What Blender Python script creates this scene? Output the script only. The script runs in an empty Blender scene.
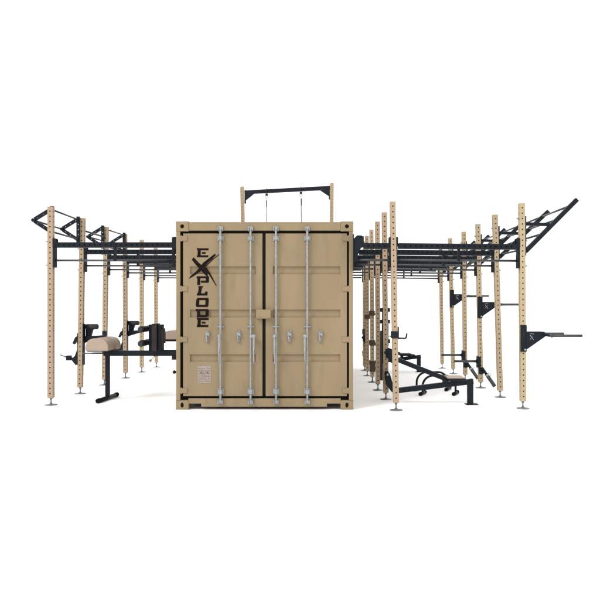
import bpy, bmesh, math, random
from mathutils import Vector, Matrix
random.seed(7)
S = bpy.context.scene
COL = S.collection
R = math.radians

# ------------------------------------------------------------ camera
CAMD = 8.82                      # metres from the camera to the container's door face (y = 0)
cam = bpy.data.cameras.new('camera'); camo = bpy.data.objects.new('camera', cam); COL.objects.link(camo)
camo.location = (0, -CAMD, 1.43); camo.rotation_euler = (R(90), 0, 0)
cam.sensor_width = 36; cam.lens = 36*640/600; cam.shift_x = -17/600; cam.shift_y = 6/600
cam.clip_start = .05; cam.clip_end = 6000
S.camera = camo
# ------------------------------------------------------------ light: bright white all-round light, soft key from above left
w = bpy.data.worlds.new("World"); S.world = w; w.use_nodes = True
bg = w.node_tree.nodes['Background']; bg.inputs[0].default_value = (1, 1, 1, 1); bg.inputs[1].default_value = 1.45
sun = bpy.data.lights.new('key_lamp', 'SUN'); sun.energy = 2.1; sun.angle = R(20); sun.color = (1, .97, .93)
suno = bpy.data.objects.new('key_lamp', sun); COL.objects.link(suno); suno.rotation_euler = (R(47), 0, R(-48))
S.view_settings.view_transform = 'Standard'; S.view_settings.look = 'None'
S.view_settings.exposure = 0; S.view_settings.gamma = 1

# ------------------------------------------------------------ materials
def mat(name, col, rough=.6, spec=.3, metal=0, var=.12, vscale=3, bump=.0, bscale=60, dirt=None, dirt_amt=.5, per_obj=0, scale_z=1):
    m = bpy.data.materials.new(name); m.use_nodes = True
    nt = m.node_tree; N = nt.nodes; L = nt.links
    p = N['Principled BSDF']
    p.inputs['Roughness'].default_value = rough; p.inputs['Metallic'].default_value = metal
    p.inputs['Specular IOR Level'].default_value = spec
    tc = N.new('ShaderNodeTexCoord')
    mp = N.new('ShaderNodeMapping'); mp.inputs['Scale'].default_value = (1, 1, scale_z); L.new(tc.outputs['Object'], mp.inputs[0])
    nz = N.new('ShaderNodeTexNoise'); nz.inputs['Scale'].default_value = vscale; nz.inputs['Detail'].default_value = 6
    nz.inputs['Roughness'].default_value = .62
    L.new(mp.outputs[0], nz.inputs['Vector'])
    rp = N.new('ShaderNodeValToRGB')
    rp.color_ramp.elements[0].position = .3; rp.color_ramp.elements[1].position = .7
    rp.color_ramp.elements[0].color = tuple(c*(1-var) for c in col)+(1,)
    rp.color_ramp.elements[1].color = tuple(min(1, c*(1+var)) for c in col)+(1,)
    L.new(nz.outputs['Fac'], rp.inputs[0]); out = rp.outputs[0]
    if dirt:
        n2 = N.new('ShaderNodeTexNoise'); n2.inputs['Scale'].default_value = vscale*4.3; n2.inputs['Detail'].default_value = 8
        L.new(mp.outputs[0], n2.inputs['Vector'])
        r2 = N.new('ShaderNodeValToRGB'); r2.color_ramp.elements[0].position = .56; r2.color_ramp.elements[1].position = .78
        r2.color_ramp.elements[0].color = (0, 0, 0, 1); r2.color_ramp.elements[1].color = (dirt_amt,)*3+(1,)
        L.new(n2.outputs['Fac'], r2.inputs[0])
        mx = N.new('ShaderNodeMix'); mx.data_type = 'RGBA'; L.new(r2.outputs[0], mx.inputs[0])
        L.new(out, mx.inputs[6]); mx.inputs[7].default_value = dirt+(1,); out = mx.outputs[2]
    if per_obj:
        oi = N.new('ShaderNodeObjectInfo'); hs = N.new('ShaderNodeHueSaturation')
        mr = N.new('ShaderNodeMapRange'); L.new(oi.outputs['Random'], mr.inputs[0])
        mr.inputs[3].default_value = 1-per_obj; mr.inputs[4].default_value = 1+per_obj*.6
        L.new(mr.outputs[0], hs.inputs['Value'])
        m2 = N.new('ShaderNodeMapRange'); L.new(oi.outputs['Random'], m2.inputs[0]); m2.inputs[3].default_value = .49; m2.inputs[4].default_value = .505
        L.new(m2.outputs[0], hs.inputs['Hue']); L.new(out, hs.inputs['Color']); out = hs.outputs[0]
    L.new(out, p.inputs['Base Color'])
    rr = N.new('ShaderNodeMapRange'); L.new(nz.outputs['Fac'], rr.inputs[0]); rr.inputs[3].default_value = rough-.1; rr.inputs[4].default_value = min(1, rough+.12)
    L.new(rr.outputs[0], p.inputs['Roughness'])
    if bump:
        bn = N.new('ShaderNodeTexNoise'); bn.inputs['Scale'].default_value = bscale; bn.inputs['Detail'].default_value = 4
        L.new(tc.outputs['Object'], bn.inputs['Vector'])
        b = N.new('ShaderNodeBump'); b.inputs['Strength'].default_value = bump; b.inputs['Distance'].default_value = .004
        L.new(bn.outputs['Fac'], b.inputs['Height']); L.new(b.outputs[0], p.inputs['Normal'])
    return m

M_CONT = mat('sand_container_paint', (.224, .169, .099), .55, .2, var=.10, vscale=1.6, bump=.25, bscale=14, dirt=(.155, .115, .075), dirt_amt=.5, scale_z=.3)
M_POST = mat('sand_post_paint', (.335, .256, .164), .55, .25, var=.06, vscale=2, bump=.15, bscale=80, dirt=(.23, .17, .115), dirt_amt=.4, per_obj=.10)
M_HOLE = mat('hole_shade_and_deck_brown', (.035, .022, .016), .8, .1)  # dark colour stands in for shade inside holes; also colours the floor deck
M_BLK = mat('black_powder_coat', (.005, .008, .0125), .45, .15, var=.25, vscale=5, bump=.3, bscale=220)
M_BLKH = mat('black_hole_shade', (.004, .004, .005), .9, .05)  # near-black colour standing in for shade behind the beam holes
M_BARS = mat('dark_grip_steel', (.03, .033, .038), .42, .4, var=.2, vscale=9)
M_GALV = mat('galvanised_steel', (.25, .26, .265), .42, .5, metal=.45, var=.22, vscale=30, dirt=(.16, .13, .10), dirt_amt=.6)
M_ZINC = mat('zinc_foot', (.18, .19, .20), .4, .5, metal=.6, var=.2, vscale=20)
M_RUB = mat('black_rubber', (.008, .007, .0065), .85, .06)
M_INK = mat('dark_brown_lettering', (.010, .0065, .006), .8, .04, var=.2, vscale=30)
M_PAD = mat('tan_vinyl', (.32, .246, .195), .5, .25, var=.07, vscale=6, bump=.25, bscale=120)
M_PIPE = mat('tan_piping', (.27, .20, .16), .6, .2)
M_VBLK = mat('black_vinyl', (.014, .014, .016), .45, .35)
M_BRN = mat('brown_plastic_liner', (.06, .04, .028), .6, .2)
M_BRND = mat('dark_brown_vinyl', (.022, .014, .013), .5, .25)
M_WHT = mat('white_print', (.27, .28, .30), .6, .2)
M_PLATE = mat('engraved_aluminium', (.25, .21, .18), .5, .3, metal=.1, var=.2, vscale=38, dirt=(.12, .10, .09), dirt_amt=.5)
M_ENG = mat('engraved_ink', (.13, .10, .085), .7, .1)
M_ROPE = mat('pale_webbing', (.34, .335, .33), .9, .1)
M_GND = mat('white_seamless_floor', (.94, .94, .94), .95, .0, var=.01)

# ------------------------------------------------------------ mesh builder
class MB:
    def __init__(s): s.bm = bmesh.new(); s.o = Vector((0, 0, 0))
    def poly(s, pts, smooth=False, mi=0):
        vs = [s.bm.verts.new(p) for p in pts]
        try:
            f = s.bm.faces.new(vs); f.smooth = smooth; f.material_index = mi; return f
        except ValueError: return None
    def hexa(s, p):                           # p: 8 corners, bottom ring then top ring
        v = [s.bm.verts.new(q) for q in p]
        for a in ((3, 2, 1, 0), (4, 5, 6, 7), (0, 1, 5, 4), (1, 2, 6, 5), (2, 3, 7, 6), (3, 0, 4, 7)):
            s.bm.faces.new([v[i] for i in a])
        return s
    def box(s, x0, x1, y0, y1, z0, z1):
        return s.hexa([(x0, y0, z0), (x1, y0, z0), (x1, y1, z0), (x0, y1, z0), (x0, y0, z1), (x1, y0, z1), (x1, y1, z1), (x0, y1, z1)])
    def bar(s, a, b, w, h, up=(0, 0, 1)):     # rectangular bar from a to b
        a = Vector(a); b = Vector(b); d = (b-a).normalized(); u = Vector(up)
        sd = d.cross(u).normalized(); u = sd.cross(d).normalized()
        q = []
        for e in (a, b):
            for i, j in ((-1, -1), (1, -1), (1, 1), (-1, 1)): q.append(e+sd*(i*w/2)+u*(j*h/2))
        return s.hexa(q)
    def prism(s, pts, y0, y1):                # polygon in x,z extruded along y
        n = len(pts)
        a = [s.bm.verts.new((x, y0, z)) for x, z in pts]; b = [s.bm.verts.new((x, y1, z)) for x, z in pts]
        s.bm.faces.new(a); s.bm.faces.new(list(reversed(b)))
        for i in range(n): s.bm.faces.new([a[i], b[i], b[(i+1) % n], a[(i+1) % n]])
        return s
    def tube(s, pts, r, n=12, caps=True):     # round tube along a polyline
        pts = [Vector(p) for p in pts]; rings = []
        t0 = (pts[1]-pts[0]).normalized()
        ref = Vector((0, 0, 1)) if abs(t0.z) < .9 else Vector((1, 0, 0))
        u = t0.cross(ref).normalized()
        for i, p in enumerate(pts):
            if i == 0: t = t0
            elif i == len(pts)-1: t = (pts[i]-pts[i-1]).normalized()
            else: t = ((pts[i+1]-pts[i]).normalized()+(pts[i]-pts[i-1]).normalized()).normalized()
            u = (u-t*u.dot(t)).normalized(); v = t.cross(u)
            rr = r[i] if isinstance(r, (list, tuple)) else r
            rings.append([s.bm.verts.new(p+(u*math.cos(2*math.pi*k/n)+v*math.sin(2*math.pi*k/n))*rr) for k in range(n)])
        for a, b in zip(rings, rings[1:]):
            for k in range(n):
                f = s.bm.faces.new([a[k], a[(k+1) % n], b[(k+1) % n], b[k]]); f.smooth = True
        if caps: s.bm.faces.new(list(reversed(rings[0]))); s.bm.faces.new(rings[-1])
        return s
    def ring(s, c, R_, r, axis='y', n=20, m=8):
        c = Vector(c)
        vs = []
        for i in range(n):
            a = 2*math.pi*i/n; row = []
            for j in range(m):
                b = 2*math.pi*j/m; q = R_+r*math.cos(b); h = r*math.sin(b)
                p = {'y': (q*math.cos(a), h, q*math.sin(a)), 'x': (h, q*math.cos(a), q*math.sin(a)), 'z': (q*math.cos(a), q*math.sin(a), h)}[axis]
                row.append(s.bm.verts.new(c+Vector(p)))
            vs.append(row)
        for i in range(n):
            for j in range(m):
                f = s.bm.faces.new([vs[i][j], vs[(i+1) % n][j], vs[(i+1) % n][(j+1) % m], vs[i][(j+1) % m]]); f.smooth = True
        return s
    def holed(s, c, ax, ay, hw, hh, r, depth, n=8, mi=0, ry=None):
        # rectangular cell centred c, spanned by unit axes ax, ay with a round hole; rim goes back along -normal
        c = Vector(c); ax = Vector(ax); ay = Vector(ay); nrm = ax.cross(ay); ry = ry or r
        o = []; i_ = []; d = []
        for k in range(n):
            a = 2*math.pi*(k)/n; ca, sa = math.cos(a), math.sin(a); mxx = max(abs(ca), abs(sa))
            o.append(s.bm.verts.new(c+ax*(ca/mxx*hw)+ay*(sa/mxx*hh)))
            q = c+ax*(ca*r)+ay*(sa*ry)
            i_.append(s.bm.verts.new(q)); d.append(s.bm.verts.new(q-nrm*depth))
        for k in range(n):
            l = (k+1) % n
            s.bm.faces.new([o[k], o[l], i_[l], i_[k]]); s.bm.faces.new([i_[k], i_[l], d[l], d[k]])
        return s
    def build(s, name, m, parent=None, org=None, bevel=0, keep=False):
        bm = s.bm
        if org is not None:
            for v in bm.verts: v.co -= Vector(org)
        if not keep: bmesh.ops.recalc_face_normals(bm, faces=bm.faces)
        me = bpy.data.meshes.new(name); bm.to_mesh(me); bm.free()
        for x in (m if isinstance(m, (list, tuple)) else [m]): me.materials.append(x)
        o = bpy.data.objects.new(name, me); COL.objects.link(o)
        if parent: o.parent = parent
        if bevel:
            b = o.modifiers.new('edge', 'BEVEL'); b.width = bevel; b.segments = 2; b.limit_method = 'ANGLE'; b.angle_limit = R(50)
        return o

def root(name, loc, label, cat, group=None):
    o = bpy.data.objects.new(name, None); COL.objects.link(o); o.location = loc; o.empty_display_size = .1
    o['label'] = label; o['category'] = cat
    if group: o['group'] = group
    return o
def copy_tree(o, parent=None, loc=None, label=None):
    c = o.copy(); COL.objects.link(c)
    if parent: c.parent = parent
    if loc is not None: c.location = loc
    if label: c['label'] = label
    for ch in list(o.children): copy_tree(ch, c)
    return c
def D(depth): return depth-CAMD

# square perforated tube along z from 0 to L, used for posts and beams
PITCH = .075
def perf_tube(L, w=.076, r=.0112, n_off=.0375, faces=(0, 1, 2, 3), core=True):
    m = MB(); h = w/2; n = int((L-.03)/PITCH); z0 = (L-n*PITCH)/2
    for f in range(4):
        a = R(90*f); nx, ny = math.cos(a), math.sin(a); ax = Vector((-ny, nx, 0)); c0 = Vector((nx*h, ny*h, 0))
        def strip(za, zb):
            p = [c0-ax*h+Vector((0, 0, za)), c0+ax*h+Vector((0, 0, za)), c0+ax*h+Vector((0, 0, zb)), c0-ax*h+Vector((0, 0, zb))]
            m.poly(p)
        if f in faces:
            strip(0, z0); strip(L-z0, L)
            for k in range(n): m.holed(c0+Vector((0, 0, z0+PITCH*(k+.5))), ax, (0, 0, 1), h, PITCH/2, r, .006)
        else: strip(0, L)
    m.poly([(-h, -h, L), (h, -h, L), (h, h, L), (-h, h, L)]); m.poly([(-h, h, 0), (h, h, 0), (h, -h, 0), (-h, -h, 0)])
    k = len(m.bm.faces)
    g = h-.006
    m.box(-g, g, -g, g, .003, L-.003)  # added filler core, coloured dark so the holes look shaded inside
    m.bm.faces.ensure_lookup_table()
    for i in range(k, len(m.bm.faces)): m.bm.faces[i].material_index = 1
    bmesh.ops.remove_doubles(m.bm, verts=[v for v in m.bm.verts], dist=.00002)
    return m

# ============================================================ ground
g = MB(); g.poly([(-2500, -2500, 0), (2500, -2500, 0), (2500, 2500, 0), (-2500, 2500, 0)])
go = g.build('ground', M_GND); go['kind'] = 'structure'

# ============================================================ container
CX0, CX1, CL, CH = -1.942, .496, 6.06, 2.592
cont = root('shipping_container', ((CX0+CX1)/2, 3.03, 0), 'sand coloured steel shipping container with closed double doors and dark EXPLODE lettering', 'container')
CO = cont.location.copy()
def X(px): return (px-317)/72.56
def Z(py): return 1.43-(py-306)/72.56
def cb(mb, name, m, par=cont, bevel=.003): return mb.build(name, m, par, CO, bevel)
# corner castings
def casting(x0, x1, y0, y1, z0, z1, low):
    m = MB(); cx, cy, cz = (x0+x1)/2, (y0+y1)/2, (z0+z1)/2; hx, hy, hz = (x1-x0)/2, (y1-y0)/2, (z1-z0)/2
    r, ry = (.023, .036) if low else (.028, .028)
    fy, oy = (-1, y0) if y0 < 1 else (1, y1)
    m.holed((cx, oy, cz), (-fy, 0, 0), (0, 0, 1), hx, hz, r, .04, 16, ry=ry)
    ox, sx = (x0, -1) if cx < -.7 else (x1, 1)
    m.holed((ox, cy, cz), (0, sx, 0), (0, 0, 1), hy, hz, .03, .03, 16, ry=.04)
    q = {0: [(x0, y0), (x1, y0), (x1, y1), (x0, y1)]}[0]
    m.poly([(a, b, z0) for a, b in reversed(q)]); m.poly([(a, b, z1) for a, b in q])
    ix = x1 if sx < 0 else x0; m.poly([(ix, y0, z0), (ix, y1, z0), (ix, y1, z1), (ix, y0, z1)])
    iy = y1 if fy < 0 else y0; m.poly([(x0, iy, z0), (x1, iy, z0), (x1, iy, z1), (x0, iy, z1)])
    o = cb(m, 'corner_casting', [M_CONT], bevel=0)
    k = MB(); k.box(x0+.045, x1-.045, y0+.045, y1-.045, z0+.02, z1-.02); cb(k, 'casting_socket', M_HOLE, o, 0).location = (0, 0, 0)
    return o
for x0, x1 in ((CX0, CX0+.17), (CX1-.17, CX1)):
    for y0, y1 in ((-.004, .17), (CL-.17, CL+.004)):
        casting(x0-.003 if x0 < -1 else x0, x1 if x1 < 0 else x1+.003, y0, y1, 0, .128, True)
        casting(x0-.003 if x0 < -1 else x0, x1 if x1 < 0 else x1+.003, y0, y1, CH-.132, CH+.004, False)
# corner posts
for a, b in ((CX0, CX0+.055), (CX1-.055, CX1)):
    m = MB(); m.box(a, b, 0, .13, .13, CH-.134); cb(m, 'corner_post', M_CONT)
    m = MB(); m.box(a, b, CL-.13, CL, .13, CH-.134); cb(m, 'corner_post', M_CONT)
# header and sill
m = MB(); m.box(CX0+.172, CX1-.172, .002, .1, Z(230.5), CH-.004)
cb(m, 'header_rail', M_CONT)
m = MB(); zt, zb, zn = .155, Z(406.9), Z(403.6)
xs = [CX0+.168, X(189), X(201.2), X(327), X(340.3), CX1-.168]
m.prism([(xs[0], zt), (xs[0], zn), (xs[2], zn), (xs[2], zb), (xs[3], zb), (xs[3], zn), (xs[5], zn), (xs[5], zt)], .002, .1)
cb(m, 'sill_rail', M_CONT)
# side / rear rails and corrugated walls
def corr(a, b, nwave, depth, f, z0, z1):
    m = MB(); L = b-a; p = L/nwave; pts = []
    for i in range(nwave):
        s0 = a+i*p; pts += [(s0, 0), (s0+p*.26, 0), (s0+p*.5, depth), (s0+p*.76, depth)]
    pts.append((b, 0))
    for (s1, d1), (s2, d2) in zip(pts, pts[1:]):
        m.poly([f(s1, d1, z0), f(s2, d2, z0), f(s2, d2, z1), f(s1, d1, z1)])
    return m
for sx, xo in ((1, CX0), (-1, CX1)):
    c = corr(.13, CL-.13, 21, .036, lambda s, d, z, sx=sx, xo=xo: (xo+sx*(.012+d), s, z), .16, CH-.06); cb(c, 'side_wall', M_CONT, bevel=0)
    a = xo+sx*.002; b = xo+sx*.062
    m = MB(); m.box(min(a, b), max(a, b), .172, CL-.172, CH-.066, CH-.006); cb(m, 'top_side_rail', M_CONT)
    m = MB(); m.box(min(a, b), max(a, b), .172, CL-.172, .045, .162); cb(m, 'bottom_side_rail', M_CONT)
c = corr(CX0+.056, CX1-.056, 9, .04, lambda s, d, z: (s, CL-.02-d, z), .16, CH-.1); cb(c, 'rear_wall', M_CONT, bevel=0)
m = MB(); m.box(CX0+.172, CX1-.172, CL-.08, CL-.002, CH-.12, CH-.004); cb(m, 'rear_rail', M_CONT); m = MB(); m.box(CX0+.172, CX1-.172, CL-.08, CL-.002, .045, .162); cb(m, 'rear_rail', M_CONT)
c = corr(.1, CL-.08, 26, .02, lambda s, d, z: (z, s, CH-.03+d), CX0+.06, CX1-.06); cb(c, 'roof_panel', M_CONT, bevel=0)
m = MB(); m.box(CX0+.06, CX1-.06, .11, CL-.08, .13, .158); cb(m, 'floor_deck', M_HOLE)
# gaskets: frame round the doors and centre seam
DX0, DXM0, DXM1, DX1 = X(182.9), X(262.3), X(265.6), X(346.9); DZ0, DZ1 = Z(396.2), Z(233.4)
m = MB()
m.box(CX0+.055, DX0+.01, .04, .07, .155, CH-.13); m.box(DX1-.01, CX1-.055, .04, .07, .155, CH-.13)
m.box(DX0+.011, DX1-.011, .041, .071, DZ1-.01, Z(230.4)+.01); m.box(DX0+.011, DX1-.011, .041, .071, .15, DZ0+.01)
m.box(DXM0-.004, DXM1+.004, .022, .069, DZ0+.011, DZ1-.011)
cb(m, 'door_gasket', M_RUB)
# doors with pressed ribs
def door(x0, x1, rx0, rx1):
    m = MB(); yf, yr = .014, .042; ribs = [(Z(362), Z(354.3)), (Z(317.6), Z(309.6)), (Z(274.2), Z(266.2))]
    zs = [DZ0]
    for a, b in ribs: zs += [a, b]
    zs.append(DZ1)
    for i in range(len(zs)-1):
        z0, z1 = zs[i], zs[i+1]
        def q(a, b): m.poly([(a, yf, z0), (b, yf, z0), (b, yf, z1), (a, yf, z1)])
        q(x0, rx0); q(rx1, x1)
        if i % 2 == 0: q(rx0, rx1)
        else:
            o = [(rx0, yf, z0), (rx1, yf, z0), (rx1, yf, z1), (rx0, yf, z1)]; e = .009
            n = [(rx0+e, yr, z0+e), (rx1-e, yr, z0+e), (rx1-e, yr, z1-e), (rx0+e, yr, z1-e)]
            m.poly(n)
            for k in range(4): l = (k+1) % 4; m.poly([o[k], o[l], n[l], n[k]])
    bmesh.ops.remove_doubles(m.bm, verts=m.bm.verts[:], dist=.0001)
    for a in (x0, x1): m.poly([(a, yf, DZ0), (a, .06, DZ0), (a, .06, DZ1), (a, yf, DZ1)])
    for a in (DZ0, DZ1): m.poly([(x0, yf, a), (x0, .06, a), (x1, .06, a), (x1, yf, a)])
    return m.build('door', M_CONT, cont, CO)
dl = door(DX0, DXM0, X(189.7), X(255.8)); dr = door(DXM1, DX1, X(272.7), X(340.4))
dl['label'] = 'left door with dark lettering and data plate'; dr['label'] = 'plain right door'
# hinges
for py in (238.4, 288.8, 339.6, 390.8):
    for side, d in ((0, dl), (1, dr)):
        z = Z(py); m = MB()
        if side == 0: a, b, c = X(177.6), X(187.2), X(181.2)
        else: a, b, c = X(342.4), X(351.8), X(348.4)
        m.box(a, b, .001, .03, z-.034, z+.034); m.tube([(c, .008, z-.042), (c, .008, z+.042)], .011, 10)
        cb(m, 'hinge', M_CONT, d)
# lock rods, handles, retainers
rods = [(220.7, dl, 0), (250.8, dl, 1), (276.2, dr, 0), (307.3, dr, 0)]
for i, (px, d, kind) in enumerate(rods):
    x = X(px); y = -.028
    m = MB(); m.tube([(x, y, Z(402)), (x, y, Z(229))], .0155, 14)
    for zc, s in ((Z(228.5), 1), (Z(401.2), -1)):          # cam ends
        m.box(x-.014, x+.02, y-.02, y+.018, zc-.022, zc+.022)
    cb(m, 'lock_rod', M_GALV, d, .002)
    m = MB()
    m.box(x-.034, x+.034, -.012, .0015, Z(231.3), Z(226.4)); m.box(x-.036, x-.02, -.05, -.012, Z(230.5), Z(227.2)); m.box(x+.022, x+.036, -.05, -.012, Z(230.3), Z(227.4))
    cb(m, 'rod_keeper', M_GALV, cont, .002)
    m = MB()
    m.box(x-.034, x+.034, -.012, .0015, Z(404.3), Z(399.2)); m.box(x-.036, x-.02, -.05, -.012, Z(403.5), Z(400)); m.box(x+.022, x+.036, -.05, -.012, Z(403.3), Z(400.2))
    cb(m, 'rod_keeper', M_GALV, cont, .002)
    for pz, w, h in ((238.4, .043, .034), (391.3, .043, .042), (326.6, .05, .012)):
        m = MB(); z = Z(pz); m.box(x-w, x+w, -.008, .013, z-h, z+h)
        m.box(x-.022, x+.022, -.05, -.008, z-h*.72, z+h*.72)
        for sx in (-1, 1):
            for sz in (-1, 1):
                if h > .02: m.tube([(x+sx*(w-.009), -.014, z+sz*h*.62), (x+sx*(w-.009), -.007, z+sz*h*.62)], .006, 6)
                elif sz > 0: m.tube([(x+sx*(w-.009), -.014, z), (x+sx*(w-.009), -.007, z)], .007, 6)
        cb(m, 'rod_bearing', M_GALV, d, .0015)
    # hanging lever handle
    hx = {0: x-.012, 1: x+.047, 2: x-.02, 3: x-.033}[i]
    m = MB(); z1, z0 = Z(335), Z(351.3)
    m.box(hx-.013, hx+.013, -.072, -.06, z0, z1); m.tube([(hx, -.078, z1-.012), (hx, -.056, z1-.012)], .024, 12)
    m.box(min(hx, x)-.01, max(hx, x)+.01, -.064, -.03, z1-.035, z1+.004)
    m.tube([(hx, -.066, z0+.05), (hx, -.086, z0-.02), (hx+.004, -.072, z0-.17)], [.012, .011, .009], 8)
    cb(m, 'lever_handle', M_GALV, d, .002)
    # handle retainer on the door face
    rx = X({0: 207.6, 1: 238.8, 2: 289.6, 3: 320.6}[i]); m = MB()
    m.box(rx-.03, rx+.03, .002, .013, Z(336.7), Z(331.6)); m.box(rx-.02, rx+.026, -.03, .002, Z(335.4), Z(333.2))
    m.tube([(rx-.01, -.004, Z(336)), (rx-.012, -.026, Z(339)), (rx-.006, -.012, Z(342))], .011, 8)
    m.tube([(rx+.012, -.01, Z(332)), (rx+.012, -.02, Z(330.4))], .012, 8)
    m.box(rx-.022, rx+.012, -.006, .0125, Z(342.4), Z(337))
    cb(m, 'handle_retainer', M_GALV, d, .002)
# lock box across the seam
m = MB(); m.box(X(256.4), X(271), -.05, .012, Z(318.6), Z(309.6)); m.box(X(256.4)+.004, X(271)-.004, -.056, -.048, Z(318.6)+.006, Z(317), )
cb(m, 'lock_box', M_CONT, dr, .006)
# lettering
m = MB(); ly = [.0128]
def stroke(pts):
    ly[0] -= .00012
    m.prism([(X(x), Z(y)) for x, y in pts], ly[0], .0145)
def rect(x0, x1, y0, y1, sl=0): stroke([(x0+sl, y0), (x1+sl, y0), (x1, y1), (x0, y1)])
def letter_E(y):
    rect(197.3, 208.4, y, y+2.1, .1); rect(197.3, 200.4, y+.6, y+8.6, .3); rect(201.6, 205.4, y+3.7, y+5.6); rect(196.6, 208, y+7, y+9.1, .2)
    stroke([(196.4, y-.2), (198.2, y-.2), (198.2, y+2.2), (197.3, y+2.2)])
letter_E(248.2)
stroke([(191.6, 259.6), (193.4, 257), (198.2, 262.2), (203.9, 267.2), (207.2, 272.6), (208, 277), (205.2, 275.2), (201, 270.5), (195.6, 264.8)])
stroke([(214.6, 253.6), (215.8, 255), (212.5, 258.5), (207.6, 263), (203.4, 268), (199.5, 272), (193, 276.4), (188.4, 279), (190.6, 275.6), (195.4, 271.8), (199.5, 267.5), (202.8, 262.8), (208.5, 258.4)])
stroke([(219.4, 253.6), (220, 253.9), (213, 259.6), (205.6, 267), (204.9, 266.3), (212, 259.2)])
stroke([(204.8, 266.6), (206.6, 268), (211.6, 275.8), (216.6, 286), (216, 286.2), (209.4, 275.5), (204.6, 269)])
# P
rect(196.4, 208.7, 276.2, 278.2, .1); rect(197, 199.9, 277, 285, .2); rect(205.6, 208.7, 277.2, 282.4, .1); rect(200.6, 208.1, 280.6, 282.7, .1)
# L
stroke([(199, 286.2), (202, 286.2), (200.6, 295.2), (197.2, 295.2)]); rect(196.6, 206.8, 293.3, 295.5, .2); rect(204.6, 207.2, 291.6, 295.3, .3); rect(198, 203, 286.1, 287.3)
# O
rect(196.8, 208, 297.9, 300.1, .2); rect(196.2, 207.6, 304.8, 307, .2); rect(195.6, 198.8, 299.2, 306, .5); rect(205, 208.1, 299.2, 306, .5)
# D
rect(195.5, 207.8, 309.1, 311.1, .1); rect(196.8, 199.6, 310, 317, .2); rect(205.2, 208.4, 310, 316.2, .3); rect(196.6, 207, 315.1, 317.2, .2)
letter_E(318)
m.build('lettering', M_INK, dl, CO)
# data plate: a thin riveted plate with engraved rows
m = MB(); m.box(X(197.6), X(210.9), .0105, .0139, Z(383.4), Z(366)); pl = cb(m, 'data_plate', M_PLATE, dl, 0)
m = MB()
for r_ in range(9):
    y = 368.5+r_*1.6; x = 198.6
    while x < 209.5:
        w_ = random.uniform(.4, 1.5)
        if random.random() < .72: m.box(X(x), X(min(x+w_, 210)), .0098, .0106, Z(y+.55), Z(y))
        x += w_+.4
m.box(X(200.4), X(201.8), .0096, .0107, Z(373.6), Z(371.8)); m.box(X(206.6), X(208.2), .0096, .0107, Z(373.8), Z(371.6))
cb(m, 'engraving', M_ENG, pl, 0)

# ============================================================ shared rig pieces
H = 2.86; FOOT = .105
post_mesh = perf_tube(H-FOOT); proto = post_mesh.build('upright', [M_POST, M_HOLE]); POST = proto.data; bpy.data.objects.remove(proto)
fm = MB(); fm.tube([(0, 0, -FOOT+.012), (0, 0, .002)], .0105, 10)
fm.tube([(0, 0, -FOOT+.001), (0, 0, -FOOT+.007), (0, 0, -FOOT+.016), (0, 0, -FOOT+.03)], [.09, .088, .03, .016], 28)
fm.tube([(0, 0, -.022), (0, 0, -.006)], .02, 6)
fo = fm.build('levelling_foot', M_ZINC); FOOTM = fo.data; bpy.data.objects.remove(fo)
def new(name, data, parent, loc, rot=(0, 0, 0), label=None):
    o = bpy.data.objects.new(name, data); COL.objects.link(o); o.parent = parent; o.location = loc; o.rotation_euler = rot
    if label: o['label'] = label
    return o
def upright(rig, x, y, lean):
    # lean: sideways offset of the post's top relative to its foot, metres
    ra = math.atan2(lean, H)
    o = new('upright', POST, rig, (x-rig.location.x+math.sin(ra)*FOOT, y-rig.location.y, FOOT), (0, ra, 0))
    new('levelling_foot', FOOTM, o, (0, 0, 0))
    return o
cache = {}
def beam(rig, xa, xb, y, z, yb=None):
    L = round(xb-xa, 2)
    if L not in cache:
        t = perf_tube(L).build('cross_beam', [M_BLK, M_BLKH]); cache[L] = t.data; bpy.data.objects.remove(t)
    o = new('cross_beam', cache[L], rig, Vector((xa, y, z))-rig.location, (0, R(90), 0)); return o
bm_ = MB(); bm_.tube([(-.012, 0, 0), (.012, 0, 0)], .013, 6); bm_.tube([(.01, 0, 0), (.024, 0, 0)], .008, 8)
bo = bm_.build('bolt', M_GALV); BOLT = bo.data; bpy.data.objects.remove(bo)
def plate(rig, x, y, z0, z1, side, slim=False):
    # upright mounting channel beside a post; side = +1 when the post is on its +x side
    if 'pl' not in cache:
        a = MB(); a.box(-.016, .016, -.04, .04, 0, .42); a.box(-.016, .03, -.046, -.0405, .29, .415); a.box(-.016, .03, .0405, .046, .29, .415)
        t = a.build('mounting_plate', M_BLK, bevel=0); cache['pl'] = t.data; bpy.data.objects.remove(t)
    o = new('mounting_plate', cache['pl'], rig, Vector((x, y, z0))-rig.location, (0, 0, 0 if side < 0 else math.pi))
    if slim: o.scale = (.5, .9, 1)
    for zz in (.025, .385):
        new('bolt', BOLT, o, (-side*0-.0-.11 if False else (-.022), -.0, zz), (0, 0, math.pi))
    return o
def bar(rig, a, b, r=.0155, name='pull_up_bar', m=M_BARS):
    t = MB(); t.tube([a, b], r, 12); return t.build(name, m, rig, rig.location)

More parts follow.
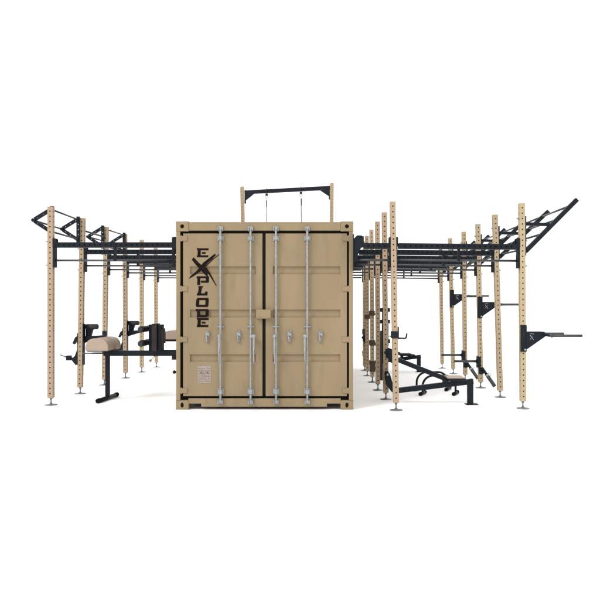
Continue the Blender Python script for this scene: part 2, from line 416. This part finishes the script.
def wall_bracket(rig, xw, sx, y, z0, z1):
    # folded bracket that carries a beam on the container's side wall; sx = outward direction
    t = MB(); xo = xw+sx*.145
    if sx < 0: t.box(min(xo, xo-sx*.03), max(xo, xo-sx*.03), y-.04, y+.04, z0, z1)
    else: t.box(xo-.03, xo, y-.04, y+.04, z1-.15, z1)
    for yy in (y-.046, y+.041):
        p = [(xw+sx*.002, z1+.005), (xo-sx*.02, z1+.005), (xo, z1-.03), (xo, z1-.13), (xw+sx*.05, z1-.26), (xw+sx*.03, z0+.02), (xw+sx*.002, z0-.02)]
        if sx > 0: p = [(xw+.002, z1-.04), (xw+.05, z1+.01), (xo-.03, z1+.01), (xo, z1-.03), (xo-.005, z1-.13), (xw+.075, z1-.20), (xw+.05, z1-.34), (xw+.002, z1-.36)]
        t.prism(p, yy, yy+.005)
    t.box(min(xw+sx*.0005, xw+sx*.008), max(xw+sx*.0005, xw+sx*.008), y-.07, y+.07, z0-.05, z1+.03)
    o = t.build('wall_bracket', M_BLK, rig, rig.location); return o

# ============================================================ left rig
LR = root('pull_up_rig', (-3.83, 1.5, 0), 'sand post rig with black beams left of the container, carrying triangular grips', 'training rig', 'pull-up rigs flanking the container')
Ld = [9.24, 10.43, 11.57, 12.7, 13.84, 14.95]
Lx = [-3.84, -3.86, -3.845, -3.80, -3.79, -3.75]
Llean = [0, .04, .035, -.01, .0, -.02]
for d, x, ln in zip(Ld, Lx, Llean):
    upright(LR, x, D(d), ln)
    y = D(d); xt = x+ln*.8
    plate(LR, xt+.055, y, 1.985, 2.405, -1)
    for zz in (2.02, 2.36): new('bolt', BOLT, LR, Vector((xt-.05, y, zz))-LR.location, (0, 0, math.pi))
    beam(LR, xt+.072, CX0-.146, y, 2.31)
    bar(LR, (xt+.07, y, 2.088), (CX0-.146, y, 2.088))
    wall_bracket(LR, CX0, -1, y, 1.98, 2.42)
    t = MB(); t.box(-2.93, -2.90, y-.03, y+.03, 2.075, 2.272); t.build('brace', M_BLK, LR, LR.location)
# triangular grips between posts 1-2 and posts 3-4
def flat_holes(t, a, b, w, th, n, r=.010, y=0):
    a = Vector((a[0], y, a[1])); b = Vector((b[0], y, b[1])); d = b-a; L = d.length; d.normalize(); s_ = Vector((-d.z, 0, d.x)); c = L/n
    for k in range(n):
        ce = a+d*(c*(k+.5))
        t.holed(ce+Vector((0, -th/2, 0)), d, s_, c/2, w/2, r, th, 8) if d.cross(s_).y < 0 else t.holed(ce+Vector((0, -th/2, 0)), s_, d, w/2, c/2, r, th, 8)
        t.holed(ce+Vector((0, th/2, 0)), s_, d, w/2, c/2, r, 0, 8) if d.cross(s_).y < 0 else t.holed(ce+Vector((0, th/2, 0)), d, s_, c/2, w/2, r, 0, 8)
    for e in (-1, 1):
        p, q = a+s_*(e*w/2), b+s_*(e*w/2); h = Vector((0, th/2, 0)); t.poly([p-h, q-h, q+h, p+h])
    for e in (a, b):
        h = Vector((0, th/2, 0)); t.poly([e-s_*w/2-h, e+s_*w/2-h, e+s_*w/2+h, e-s_*w/2+h])
def triangle(k, x):
    y = D(Ld[k])+(.056 if k == 0 else -.056); t = MB(); xl = x-.012
    flat_holes(t, (xl, 2.84), (xl-.245, 2.69), .055, .03, 3, .009, y)
    flat_holes(t, (xl-.245, 2.66), (xl, 2.50), .055, .03, 3, .009, y-.0)
    flat_holes(t, (xl+.002, 2.46), (xl+.002, 2.88), .05, .036, 5, .011, y)
    t.tube([(xl-.262, y-.03, 2.675), (xl-.262, y+.03, 2.675)], .027, 14)
    t.build('triangle_plate', M_BLK, LR, LR.location)
    return (xl, y)
for k in (0, 2):
    a = triangle(k, Lx[k]); b = triangle(k+1, Lx[k+1])
    for dx, z in ((.0, 2.83), (-.262, 2.675), (.0, 2.51)):
        bar(LR, (a[0]+dx, a[1], z), (b[0]+dx, b[1], z), .014)
bar(LR, (Lx[1]+.02, D(Ld[1]), 2.67), (Lx[2]+.02, D(Ld[2]), 2.67), .016)

# ============================================================ right rig
RR = root('pull_up_rig', (2.0, 1.5, 0), 'sand post rig with black beams right of the container, carrying a slanted ladder', 'training rig', 'pull-up rigs flanking the container')
Od = [8.93, 10.03, 11.18, 12.35, 13.5, 14.7]; Ox = [2.873, 2.872, 2.86, 2.86, 2.875, 2.875]; Ol = [-.02, -.085, -.05, -.03, -.07, -.04]
Id = [8.78, 9.80, 10.87, 12.0, 13.1, 14.2]; Ix = [1.085, 1.055, 1.035, 1.04, 1.03, 1.055]; Il = [-.05, -.025, -.01, -.02, -.01, .0]
for k in range(6):
    upright(RR, Ox[k], D(Od[k]), Ol[k]); upright(RR, Ix[k], D(Id[k]), Il[k])
    xo = Ox[k]+Ol[k]*.78; xi = Ix[k]+Il[k]*.78; yo = D(Od[k]); yi = D(Id[k]); yb = yi+.0
    z = 2.252
    wall_bracket(RR, CX1, 1, yi, 1.96, 2.385)
    beam(RR, CX1+.146, xi-.068, yi, z)
    plate(RR, xi-.047, yi, 1.955, 2.375, 1, True); plate(RR, xi+.047, yi, 1.955, 2.375, -1, True)
    plate(RR, xo-.054, yo, 1.955, 2.375, 1)
    for zz in (1.99, 2.34): new('bolt', BOLT, RR, Vector((xo+.05, yo, zz))-RR.location)
    bo_ = beam(RR, xi+.07, xo-.07, yi, z)
    bo_.rotation_euler = (0, R(90), math.atan2(yo-yi, xo-xi)); 
    bar(RR, (CX1+.008, yi, 2.06), (xi-.068, yi, 2.06)); bar(RR, (xi+.068, yi, 2.06), (xo-.068, yo, 2.06))
    t = MB(); xm = 1.96; ym = (yi+yo)/2; t.box(xm-.015, xm+.015, ym-.03, ym+.03, 2.045, 2.213); t.build('brace', M_BLK, RR, RR.location)
# slanted climbing ladder
def lad(k, s):            # point on rail k, s = 0 bottom .. 1 top
    x0 = Ox[k]+Ol[k]*.8+.05
    return Vector((x0+s*(3.625-x0), D(Od[k]), 2.19+s*.725))
for k in range(6):
    t = MB(); t.bar(lad(k, 0), lad(k, 1), .06, .062, up=(0, 1, 0)); t.build('climbing_rail', M_BLK, RR, RR.location, .003)
    t = MB(); xs_ = Ox[k]+Ol[k]*.85+.04; t.bar((xs_, D(Od[k]), 2.575), (3.24, D(Od[k]), 2.565), .045, .045); t.build('strut', M_BLK, RR, RR.location, .003)
    t = MB(); t.box(xs_, xs_+.014, D(Od[k])-.04, D(Od[k])+.04, 2.13, 2.68); mp = t.build('mounting_plate', M_BLK, RR, RR.location, .002)
    for zz in (2.16, 2.65): new('bolt', BOLT, RR, Vector((xs_-.09, D(Od[k]), zz))-RR.location, (0, 0, math.pi))
    if k < 5:
        for s in (.05, .32, .59, .86): bar(RR, lad(k, s)+Vector((0, .0, .012)), lad(k+1, s)+Vector((0, 0, .012)), .015, 'rung')

# ============================================================ suspension frame on the roof
G = root('roof_gantry', (-.6, D(12.45), CH), 'gantry of two sand posts and a black crossbeam standing on the container roof', 'gantry')
GL = Vector((-1.455, D(12.65), CH-.025)); GR = Vector((.275, D(12.3), CH-.025))
for p, lx, hh in ((GL, -.02, 1.18), (GR, .01, 1.19)):
    t = perf_tube(hh+.02, .072, .006)
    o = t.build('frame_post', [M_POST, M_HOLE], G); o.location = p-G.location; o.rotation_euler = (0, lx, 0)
    t = MB(); t.box(-.08, .08, -.08, .08, .012, .022); o2 = t.build('base_plate', M_BLK, o)
    t = MB(); t.box(-.03, .03, -.03, .03, hh+.021, hh+.04); t.build('post_cap', M_POST, o)
zb_ = CH+1.095
a = GL+Vector((.03, 0, 0)); b = GR+Vector((-.03, 0, 0)); a.z = zb_-.012; b.z = zb_+.012
t = MB(); t.bar(a, b, .06, .072); t.build('cross_beam', M_BLK, G, G.location, .003)
dv = (b-a).normalized()
for p, s in ((a, 1), (b, -1)):
    t = MB(); q = p+dv*s*.01
    for off in (-.034, .03):
        f = [q+Vector((0, off, .03)), q+dv*s*.20+Vector((0, off, -.02)), q+dv*s*.17+Vector((0, off, -.04)), q+dv*s*.03+Vector((0, off, -.14)), q+Vector((0, off, -.16))]
        f2 = [v+Vector((0, .005, 0)) for v in f]
        t.poly(f); t.poly(f2)
        for i in range(5): j = (i+1) % 5; t.poly([f[i], f[j], f2[j], f2[i]])
    t.box(q.x-.012, q.x+.012, q.y-.036, q.y+.036, q.z-.22, q.z+.04)
    t.build('corner_gusset', M_BLK, G, G.location)
def strap(fr, label, wob):
    p = a.lerp(b, fr)
    o = root('suspension_strap', (p.x, p.y, CH+.12), label, 'strap', 'suspension straps on the roof gantry')
    ol = o.location
    t = MB(); t.ring((p.x, p.y, p.z), .056, .007, 'x', 16, 6); t.box(p.x-.024, p.x+.024, p.y-.02, p.y+.02, p.z-.085, p.z-.05)
    t.build('beam_clamp', M_VBLK, o, ol)
    t = MB(); t.ring((p.x, p.y, p.z-.11), .024, .0055, 'y'); t.ring((p.x, p.y, p.z-.155), .022, .005, 'x'); t.build('carabiner', M_GALV, o, ol)
    t = MB(); t.box(p.x-.011+wob, p.x+.011+wob, p.y-.008, p.y+.008, p.z-.31, p.z-.175); t.build('buckle', M_VBLK, o, ol, .003)
    t = MB(); t.bar((p.x+wob, p.y, p.z-.31), (p.x+wob*2, p.y, CH+.28), .024, .006, up=(0, 1, 0)); t.build('webbing', M_ROPE, o, ol)
    t = MB(); t.ring((p.x+wob*2, p.y, CH+.18), .1, .014, 'y', 28, 10); t.build('ring_grip', M_ROPE, o, ol)
strap(.262, 'pale hanging strap nearer the left post of the roof gantry', .001)
strap(.667, 'pale hanging strap nearer the right post of the roof gantry', .006)

# ============================================================ dip stations on the right rig's outer posts
def dip(k, z, label, src=None):
    x, y = Ox[k]+Ol[k]*z/H, D(Od[k])
    if src: return copy_tree(src, None, (x, y, z), label)
    o = root('dip_station', (x, y, z), label, 'dip bars', 'dip stations on the outer posts')
    t = MB(); t.box(-.042, .042, -.05, -.0395, -.235, .135)
    t.box(.0395, .05, -.0392, .05, -.235, .135); t.box(-.03, .038, .0395, .05, -.2, .1)
    t.build('mounting_bracket', M_BLK, o, None, .002)
    t = MB()
    for y0 in (-.058, .046): t.prism([(.035, .045), (.285, .045), (.30, .03), (.30, -.025), (.05, -.2), (.035, -.2)], y0, y0+.0075)
    t.box(.05, .29, -.05, .046, .022, .036)
    t.build('gusset', M_BLK, o, None, .002)
    t = MB(); t.tube([(.29, -.32, 0), (.29, .32, 0)], .02, 12); t.box(.262, .318, -.05, .045, -.022, .022); t.build('crossbar', M_BLK, o)
    for s in (-1, 1):
        t = MB(); t.tube([(.30, s*.32, 0), (.70, s*.32, 0)], .0195, 14); t.tube([(.29, s*.32-.022, 0), (.29, s*.32+.022, 0)], .024, 12)
        t.build('handle', M_BARS, o)
    t = MB(); t.tube([(.02, -.052, -.205), (.02, -.068, -.205)], .015, 6); t.build('bolt', M_GALV, o)
    # white X emblem
    t = MB(); e = [-.0584]
    def st(p): e[0] -= .00015; t.prism([(.085+q[0]*.0011, -.055+q[1]*.0011) for q in p], e[0], -.0575)
    st([(0, 44), (6, 50), (34, 10), (52, -18), (40, -10), (20, 22)]); st([(54, 52), (50, 46), (24, 18), (-6, -14), (12, -2), (34, 26)])
    st([(2, 62), (44, 62), (44, 66), (2, 66)]); st([(40, 54), (52, 62), (48, 64)])
    t.build('emblem', M_WHT, o)
    return o
d0 = dip(0, 1.03, 'largest dip bar station at the lowest height, on the nearest post at far right')
dip(2, 1.455, 'dip bar station at middle height, on the third outer post from the front', d0)
dip(4, 1.635, 'highest and smallest looking dip bar station, on the fifth outer post from the front', d0)

# storage pegs
def peg(k, z, label, src=None):
    x, y = Ox[k]+Ol[k]*z/H, D(Od[k])
    if src: return copy_tree(src, None, (x, y, z), label)
    o = root('storage_peg', (x, y, z), label, 'storage peg', 'storage pegs low on the outer posts')
    t = MB(); t.box(-.062, -.0395, -.045, .045, -.11, .09); t.box(-.05, .0, -.05, -.0405, -.1, .08); t.build('mounting_plate', M_BLK, o, None, .002)
    t = MB(); t.tube([(-.06, 0, 0), (-.455, 0, 0)], .022, 14); t.build('peg', M_BARS, o)
    t = MB(); t.tube([(-.062, 0, 0), (-.075, 0, 0)], .034, 16); t.build('collar', M_BLK, o)
    return o
p0 = peg(2, .465, 'black plate storage peg pointing left from the third outer post')
peg(3, .485, 'black plate storage peg pointing left from the fourth outer post', p0)
# landmine sleeves
def landmine(k, label, src=None):
    z = .33; x, y = Ox[k]+Ol[k]*z/H, D(Od[k])
    if src: return copy_tree(src, None, (x, y, z), label)
    o = root('landmine_sleeve', (x, y, z), label, 'landmine holder', 'landmine sleeves low on the outer posts')
    d = Vector((.55, 0, -.80)).normalized()
    t = MB(); t.box(-.04, .04, -.052, -.0395, -.08, .03); t.box(.0395, .052, -.0392, .04, -.08, .03); t.build('mounting_bracket', M_BLK, o, None, .002)
    s = Vector((.03, -.065, .0))
    t = MB(); t.tube([s-d*.03, s+d*.10], .025, 12); t.build('pivot', M_BLK, o)
    t = MB(); t.tube([s+d*.10, s+d*.135], .034, 14); t.ring(s+d*.14+Vector((.02, 0, .02)), .03, .006, 'y'); t.build('swivel_ring', M_GALV, o)
    t = MB(); t.tube([s+d*.135, s+d*.355], .033, 14); t.build('sleeve', M_BARS, o)
    return o
l0 = landmine(2, 'black landmine sleeve slanting to the ground at the third outer post')
landmine(3, 'black landmine sleeve slanting to the ground at the fourth outer post', l0)

# ============================================================ bar hooks and catches on inner posts
def rootpart(o, t, name, m, bev=.002): return t.build(name, m, o, None, bev)
z = 1.035; o = root('bar_hook', (Ix[0]+Il[0]*z/H, D(Id[0]), z), 'black bar hook with an upturned lip on the nearest inner post', 'bar hook')
t = MB(); t.box(-.05, .052, -.054, -.0395, -.045, .05); t.box(-.052, -.0395, -.039, .045, -.045, .05); t.box(.0395, .054, -.039, .045, -.06, .11); rootpart(o, t, 'bracket', M_BLK)
t = MB(); t.tube([(.05, -.03, -.045), (.135, -.03, -.048), (.15, -.03, -.04), (.158, -.03, -.005), (.162, -.03, .02)], .0115, 10); rootpart(o, t, 'hook_arm', M_BLK, 0)
t = MB(); t.tube([(-.052, 0, -.02), (-.09, 0, -.02)], .008, 8); t.tube([(-.088, 0, -.02), (-.1, 0, -.02)], .013, 8); rootpart(o, t, 'locking_pin', M_GALV, 0)

z = 1.15; o = root('bar_catch', (Ix[1]+Il[1]*z/H, D(Id[1]), z), 'black multi-level bar catch with stubs either side of the second inner post', 'bar catch')
for s in (-1, 1):
    t = MB()
    t.box(min(s*.0395, s*.05), max(s*.0395, s*.05), -.02, .045, -.34 if s > 0 else -.86, .0)
    for zz in (.22, .04, -.26): t.box(min(s*.041, s*.075), max(s*.041, s*.075), .0, .05, zz-.03, zz+.03)
    t.box(min(s*.0395, s*.047), max(s*.0395, s*.047), .01, .04, 0, .2)
    rootpart(o, t, 'side_plate', M_BLK)
t = MB(); t.box(-.078, -.053, -.01, .05, -.86, -.1); rootpart(o, t, 'liner_strip', M_BRN)

def brown_hook(k, z, w, h, off, label):
    o = root('bar_hook', (Ix[k]+Il[k]*z/H, D(Id[k]), z), label, 'bar hook', 'brown lined bar hooks on the far inner posts')
    t = MB(); t.box(-.048+off, .048+off*.4, -.052, -.0395, -h/2, h/2); t.box(.0395, .052, -.039, .04, -h/2, h/2); t.box(-.052, -.0395, -.039, .04, -h/2, h/2); rootpart(o, t, 'bracket', M_BRN)
    t = MB(); t.box(.053, .053+w, -.03, .03, -h*.3, -h*.05); t.box(.053+w, .062+w, -.03, .03, -h*.3, h*.4); rootpart(o, t, 'hook_arm', M_BRN)
brown_hook(3, 1.295, .05, .09, 0, 'brown lined bar hook at chest height on the fourth inner post')
brown_hook(3, .74, .05, .1, 0, 'brown lined bar hook at knee height on the fourth inner post')
brown_hook(3, .30, .05, .2, 0, 'tall brown lined bar hook close to the foot of the fourth inner post')
brown_hook(4, 1.21, .03, .085, 0, 'brown lined bar hook at chest height on the fifth inner post')
brown_hook(5, .86, .02, .12, 0, 'brown lined bar hook at waist height on the rearmost inner post')

# ============================================================ incline benches hooked on inner posts
def bench(label):
    o = root('incline_bench', (2.23, D(9.3), 0), label, 'bench', 'incline benches hooked to the inner posts'); ol = o.location
    y = D(9.3)
    def b(t, n, m, bev=.003): return t.build(n, m, o, ol, bev)
    t = MB(); t.bar((1.17, y+.12, .185), (2.15, y, .322), .07, .075); t.bar((2.15, y, .322), (2.267, y, .338), .07, .075); b(t, 'base_beam', M_BLK)
    t = MB(); t.box(2.185, 2.265, y-.036, y+.036, .006, .302); b(t, 'leg', M_BLK)
    t = MB(); t.box(2.155, 2.335, y-.07, y+.07, 0.001, .0075); b(t, 'foot_plate', M_BLK, 0)
    # post bracket
    t = MB(); yp = D(9.8)-.06
    t.prism([(1.035, .44), (1.075, .44), (1.105, .39), (1.14, .27), (1.2, .22), (1.2, .13), (1.13, .13), (1.06, .22), (1.03, .33)], yp-.1, yp-.085)
    t.prism([(1.035, .44), (1.075, .44), (1.105, .39), (1.14, .27), (1.2, .22), (1.2, .13), (1.13, .13), (1.06, .22), (1.03, .33)], yp-.015, yp-.0)
    t.tube([(1.06, yp-.13, .40), (1.06, yp+.01, .40)], .035, 16)
    b(t, 'post_bracket', M_BLK)
    t = MB(); t.tube([(1.06, yp-.145, .40), (1.06, yp-.13, .40)], .018, 6); t.tube([(1.165, yp-.12, .165), (1.165, yp-.1, .165)], .014, 6); b(t, 'bolt', M_GALV, 0)
    # inclined rail
    t = MB(); t.bar((1.03, y+.22, .70), (1.87, y+.02, .37), .06, .065); t.box(1.83, 1.89, y-.03, y+.05, .31, .37); b(t, 'incline_rail', M_BLK)
    t = MB(); t.prism([(1.0, .735), (1.06, .80), (1.16, .72), (1.16, .60), (1.10, .585)], y+.16, y+.175); t.prism([(1.0, .735), (1.06, .80), (1.16, .72), (1.16, .60), (1.10, .585)], y+.275, y+.29)
    t.tube([(1.06, y+.1, .70), (1.06, y+.4, .70)], .022, 12); b(t, 'rail_hook', M_BLK)
    # small seat
    t = MB(); t.box(1.88, 2.13, y-.12, y+.16, .352, .385); s = b(t, 'seat_frame', M_BLK)
    t = MB(); t.box(1.87, 2.12, y-.12, y+.14, .386, .410); b(t, 'seat_pad', M_PAD, .012)
    return o
b0 = bench('nearer black incline bench with a small tan seat, beside the nearest inner post')
b1 = copy_tree(b0, None, (2.21, D(13.87), 0), 'farther incline bench with a black seat, seen above the slanted rail of the nearer bench')
for c in b1.children:
    if c.name.startswith('seat_pad'):
        c.data = c.data.copy(); c.data.materials[0] = M_VBLK; c.location.x -= .07
        c['label'] = 'black seat pad'

# ============================================================ parallettes
def parallette(yd, x0, label, src=None):
    if src: return copy_tree(src, None, (x0, D(yd), 0), label)
    o = root('parallette', (x0, D(yd), 0), label, 'parallette', 'low hoop parallettes under the bench')
    W, Hh, rr = .53, .31, .17; pts = [(0, 0, .03), (0, 0, Hh-rr)]
    for i in range(1, 9): a_ = math.pi/2*i/8; pts.append((rr-rr*math.cos(a_), 0, Hh-rr+rr*math.sin(a_)))
    for i in range(0, 9): a_ = math.pi/2*i/8; pts.append((W-rr+rr*math.sin(a_), 0, Hh-rr+rr*math.cos(a_)))
    pts.append((W, 0, .03))
    t = MB(); t.tube(pts, .0175, 12); t.build('hoop', M_BLK, o)
    for x in (0, W):
        t = MB(); t.tube([(x-.05, -.11, .03), (x+.05, .11, .03)], .025, 12); f = t.build('foot_bar', M_BLK, o)
        for s in (-1, 1):
            t = MB(); t.tube([(x+s*.045, s*.10, .031), (x+s*.06, s*.132, .031)], .031, 14); t.build('rubber_cap', M_RUB, f)
    return o
q0 = parallette(10.3, 1.70, 'nearer of two black hoop parallettes on the ground behind the bench beam')
parallette(10.85, 1.69, 'farther of two black hoop parallettes on the ground behind the bench beam', q0)

# ============================================================ glute ham bench, left
def dpad(x0, x1, y0, y1, z0, h, n=18):
    t = MB(); c = (x0+x1)/2; r = (x1-x0)/2; pts = [(x0+.01, z0), (x0, z0+.03)]
    for i in range(1, n):
        a_ = math.pi*i/n; pts.append((c-r*math.copysign(abs(math.cos(a_))**.75, math.cos(a_)), z0+.03+(h-.03)*math.sin(a_)**.85))
    pts += [(x1, z0+.03), (x1-.01, z0)]
    t.prism(pts, y0, y1); return t
yg = D(9.74)
gh = root('glute_ham_bench', (-3.19, yg, 0), 'black bench on a T foot with two tan half-round pads and foot rollers', 'exercise bench')
gl = gh.location
def gb(t, n, m, par=gh, bev=.003): return t.build(n, m, par, gl, bev)
t = MB(); t.box(-3.24, CX0-.002, yg-.04, yg+.04, .672, .752); t.box(-2.33, -2.08, yg-.035, yg+.035, .753, .765); gb(t, 'main_beam', M_BLK)
t = MB(); t.box(-3.215, -3.155, yg-.03, yg+.03, .06, .671); gb(t, 'leg', M_BLK)
t = MB(); t.tube([(-3.21, yg-.30, .035), (-3.16, yg+.30, .035)], .032, 14); fb = gb(t, 'foot_bar', M_BLK, gh, 0)
for s in (-1, 1):
    t = MB(); t.tube([(-3.185+s*.024, yg+s*.285, .036), (-3.185+s*.031, yg+s*.36, .036)], .036, 14); gb(t, 'rubber_cap', M_RUB, fb, .004)
t = MB(); t.tube([(-3.56, yg-.02, .712), (-3.3, yg-.01, .712)], .011, 10); t.box(-3.42, -3.2, yg-.03, yg+.03, .70, .724); gb(t, 'adjusting_lever', M_BARS, gh, 0)
for ya, yb2 in ((yg-.30, yg-.02), (yg+.03, yg+.31)):
    pm = dpad(-3.42, -3.08, ya, yb2, .765, .185); o = gb(pm, 'hip_pad', M_PAD, gh, .012)
    for yy in (ya+.016, yb2-.016): sm = dpad(-3.424, -3.076, yy-.004, yy+.004, .7655, .189); gb(sm, 'piping', M_PIPE, o, .002)
    for p in o.data.polygons: p.use_smooth = False
t = MB(); t.box(-3.40, -3.10, yg-.28, yg+.28, .752, .764); t.box(-3.22, -3.14, yg-.04, yg+.04, .74, .7525); gb(t, 'pad_plate', M_BLK)
t = MB(); t.box(-2.555, -2.49, yg-.03, yg+.03, .752, 1.15); t.box(-2.49, -2.36, yg-.025, yg+.025, .93, .99); gb(t, 'roller_post', M_BLK)
for z_ in (1.085, .875):
    t = MB(); t.tube([(-2.60, yg-.33, z_), (-2.60, yg-.30, z_), (-2.60, yg+.30, z_), (-2.60, yg+.33, z_)], [.03, .048, .048, .03], 18); gb(t, 'foot_roller', M_VBLK, gh, 0)
    t = MB(); t.box(-2.60, -2.50, yg-.045, yg+.045, z_-.03, z_+.03); gb(t, 'roller_clamp', M_BLK)
t = MB(); t.box(-2.475, -2.40, yg-.16, yg+.05, .754, 1.165); gb(t, 'foot_board', M_BRND)
t = MB(); t.box(-2.399, -2.34, yg-.12, yg+.06, .754, 1.15); gb(t, 'foot_board_backing', M_BLK)
t = MB(); t.tube([(-2.41, yg-.06, 1.095), (-2.33, yg-.06, 1.095), (-2.31, yg-.06, 1.08), (-2.305, yg-.06, 1.05), (-2.305, yg-.06, .87)], .016, 12); gb(t, 'grab_handle', M_BARS, gh, 0)
t = MB(); t.box(-2.2, -1.96, yg-.05, yg+.05, .615, .671); gb(t, 'wall_mount', M_BLK)
t = MB(); t.tube([(CX0-.002, yg-.1, .435), (-2.12, yg-.1, .435)], .008, 8); t.tube([(-2.175, yg-.1, .435), (-2.168, yg-.1, .435), (-2.155, yg-.1, .435), (-2.142, yg-.1, .435), (-2.13, yg-.1, .435), (-2.12, yg-.1, .435)], [.006, .02, .027, .027, .02, .008], 14); gb(t, 'pull_knob', M_BLK, gh, 0)
t = MB(); t.tube([(-2.46, yg+.03, .69), (-2.54, yg+.03, .60)], .006, 8); t.tube([(-2.535, yg+.03, .605), (-2.555, yg+.03, .583)], .02, 12); gb(t, 'pop_pin', M_GALV, gh, 0)

# second, mostly hidden pad bench further back
yh = D(13.2)
g2 = root('pad_bench', (-2.6, yh, 0), 'farther bench with a tan half-round pad, mostly hidden by the left edge of the container', 'exercise bench'); g2l = g2.location
t = MB(); t.box(-3.14, CX0-.002, yh-.04, yh+.04, .70, .745); t.build('main_beam', M_BLK, g2, g2l, .003)
t = MB(); t.box(-2.58, -2.52, yh-.03, yh+.03, .05, .699); t.build('leg', M_BLK, g2, g2l, .003)
t = MB(); t.tube([(-2.55, yh-.25, .032), (-2.55, yh+.25, .032)], .032, 12); t.build('foot_bar', M_BLK, g2, g2l)
dpad(-3.12, -2.78, yh-.25, yh+.25, .755, .18).build('hip_pad', M_PAD, g2, g2l, .012)
t = MB(); t.box(-3.11, -2.79, yh-.2, yh+.2, .7455, .7545); t.build('pad_plate', M_BLK, g2, g2l)

# ============================================================ roller attachments on left posts
def roller_att(k, label, src=None):
    z = 1.09; x, y = Lx[k]+Llean[k]*z/H, D(Ld[k])
    if src: return copy_tree(src, None, (x, y, z), label)
    o = root('roller_attachment', (x, y, z), label, 'rig attachment', 'roller pad attachments on the left posts')
    t = MB(); t.box(.0395, .052, -.05, .05, -.28, .05); t.box(-.05, -.0395, -.05, .05, -.28, -.1); t.box(-.05, .05, .0395, .052, -.28, -.05)
    t.build('mounting_bracket', M_BLK, o, None, .002)
    t = MB(); t.tube([(.03, .09, .0), (.05, .09, .0), (.235, .09, .0), (.25, .09, .0)], [.03, .046, .046, .033], 18); t.build('roller_pad', M_VBLK, o)
    t = MB(); t.prism([(.05, -.03), (.17, -.035), (.13, -.17), (.05, -.17)], .06, .12); t.build('roller_bracket', M_BLK, o, None, .002)
    t = MB(); t.prism([(.04, -.155), (.39, -.135), (.39, -.175), (.30, -.185), (.04, -.265)], .03, .09); t.build('support_arm', M_BLK, o, None, .002)
    t = MB(); t.box(.33, .395, .03, .09, -.134, -.07); t.build('stub_block', M_BLK, o, None, .004)
    t = MB(); t.prism([(-.045, -.14), (-.045, -.2), (-.10, -.285), (-.135, -.27), (-.09, -.17)], -.03, .03); t.build('rear_wedge', M_BLK, o, None, .002)
    t = MB(); t.bar((-.03, .0, -.36), (-.08, .0, -.50), .05, .05); t.bar((-.05, .0, -.60), (-.13, 0, -.50), .05, .08); t.box(-.235, -.16, -.035, .035, -.545, -.465)
    t.bar((-.10, 0, -.53), (-.2, 0, -.5), .03, .03); t.build('ankle_bracket', M_BLK, o, None, .003)
    t = MB(); t.tube([(-.20, 0, -.51), (-.34, 0, -.455)], .009, 8); t.build('ankle_lever', M_BARS, o)
    t = MB(); t.box(.0395, .052, -.04, .04, -.62, -.281); t.box(-.052, -.0395, -.04, .04, -.62, -.281); t.build('spine_plate', M_BLK, o, None, .002)
    return o
r0 = roller_att(1, 'roller pad attachment on the second left post, its lever sticking out leftwards')
roller_att(3, 'black roller pad attachment on the fourth left post, behind the tan pads', r0)
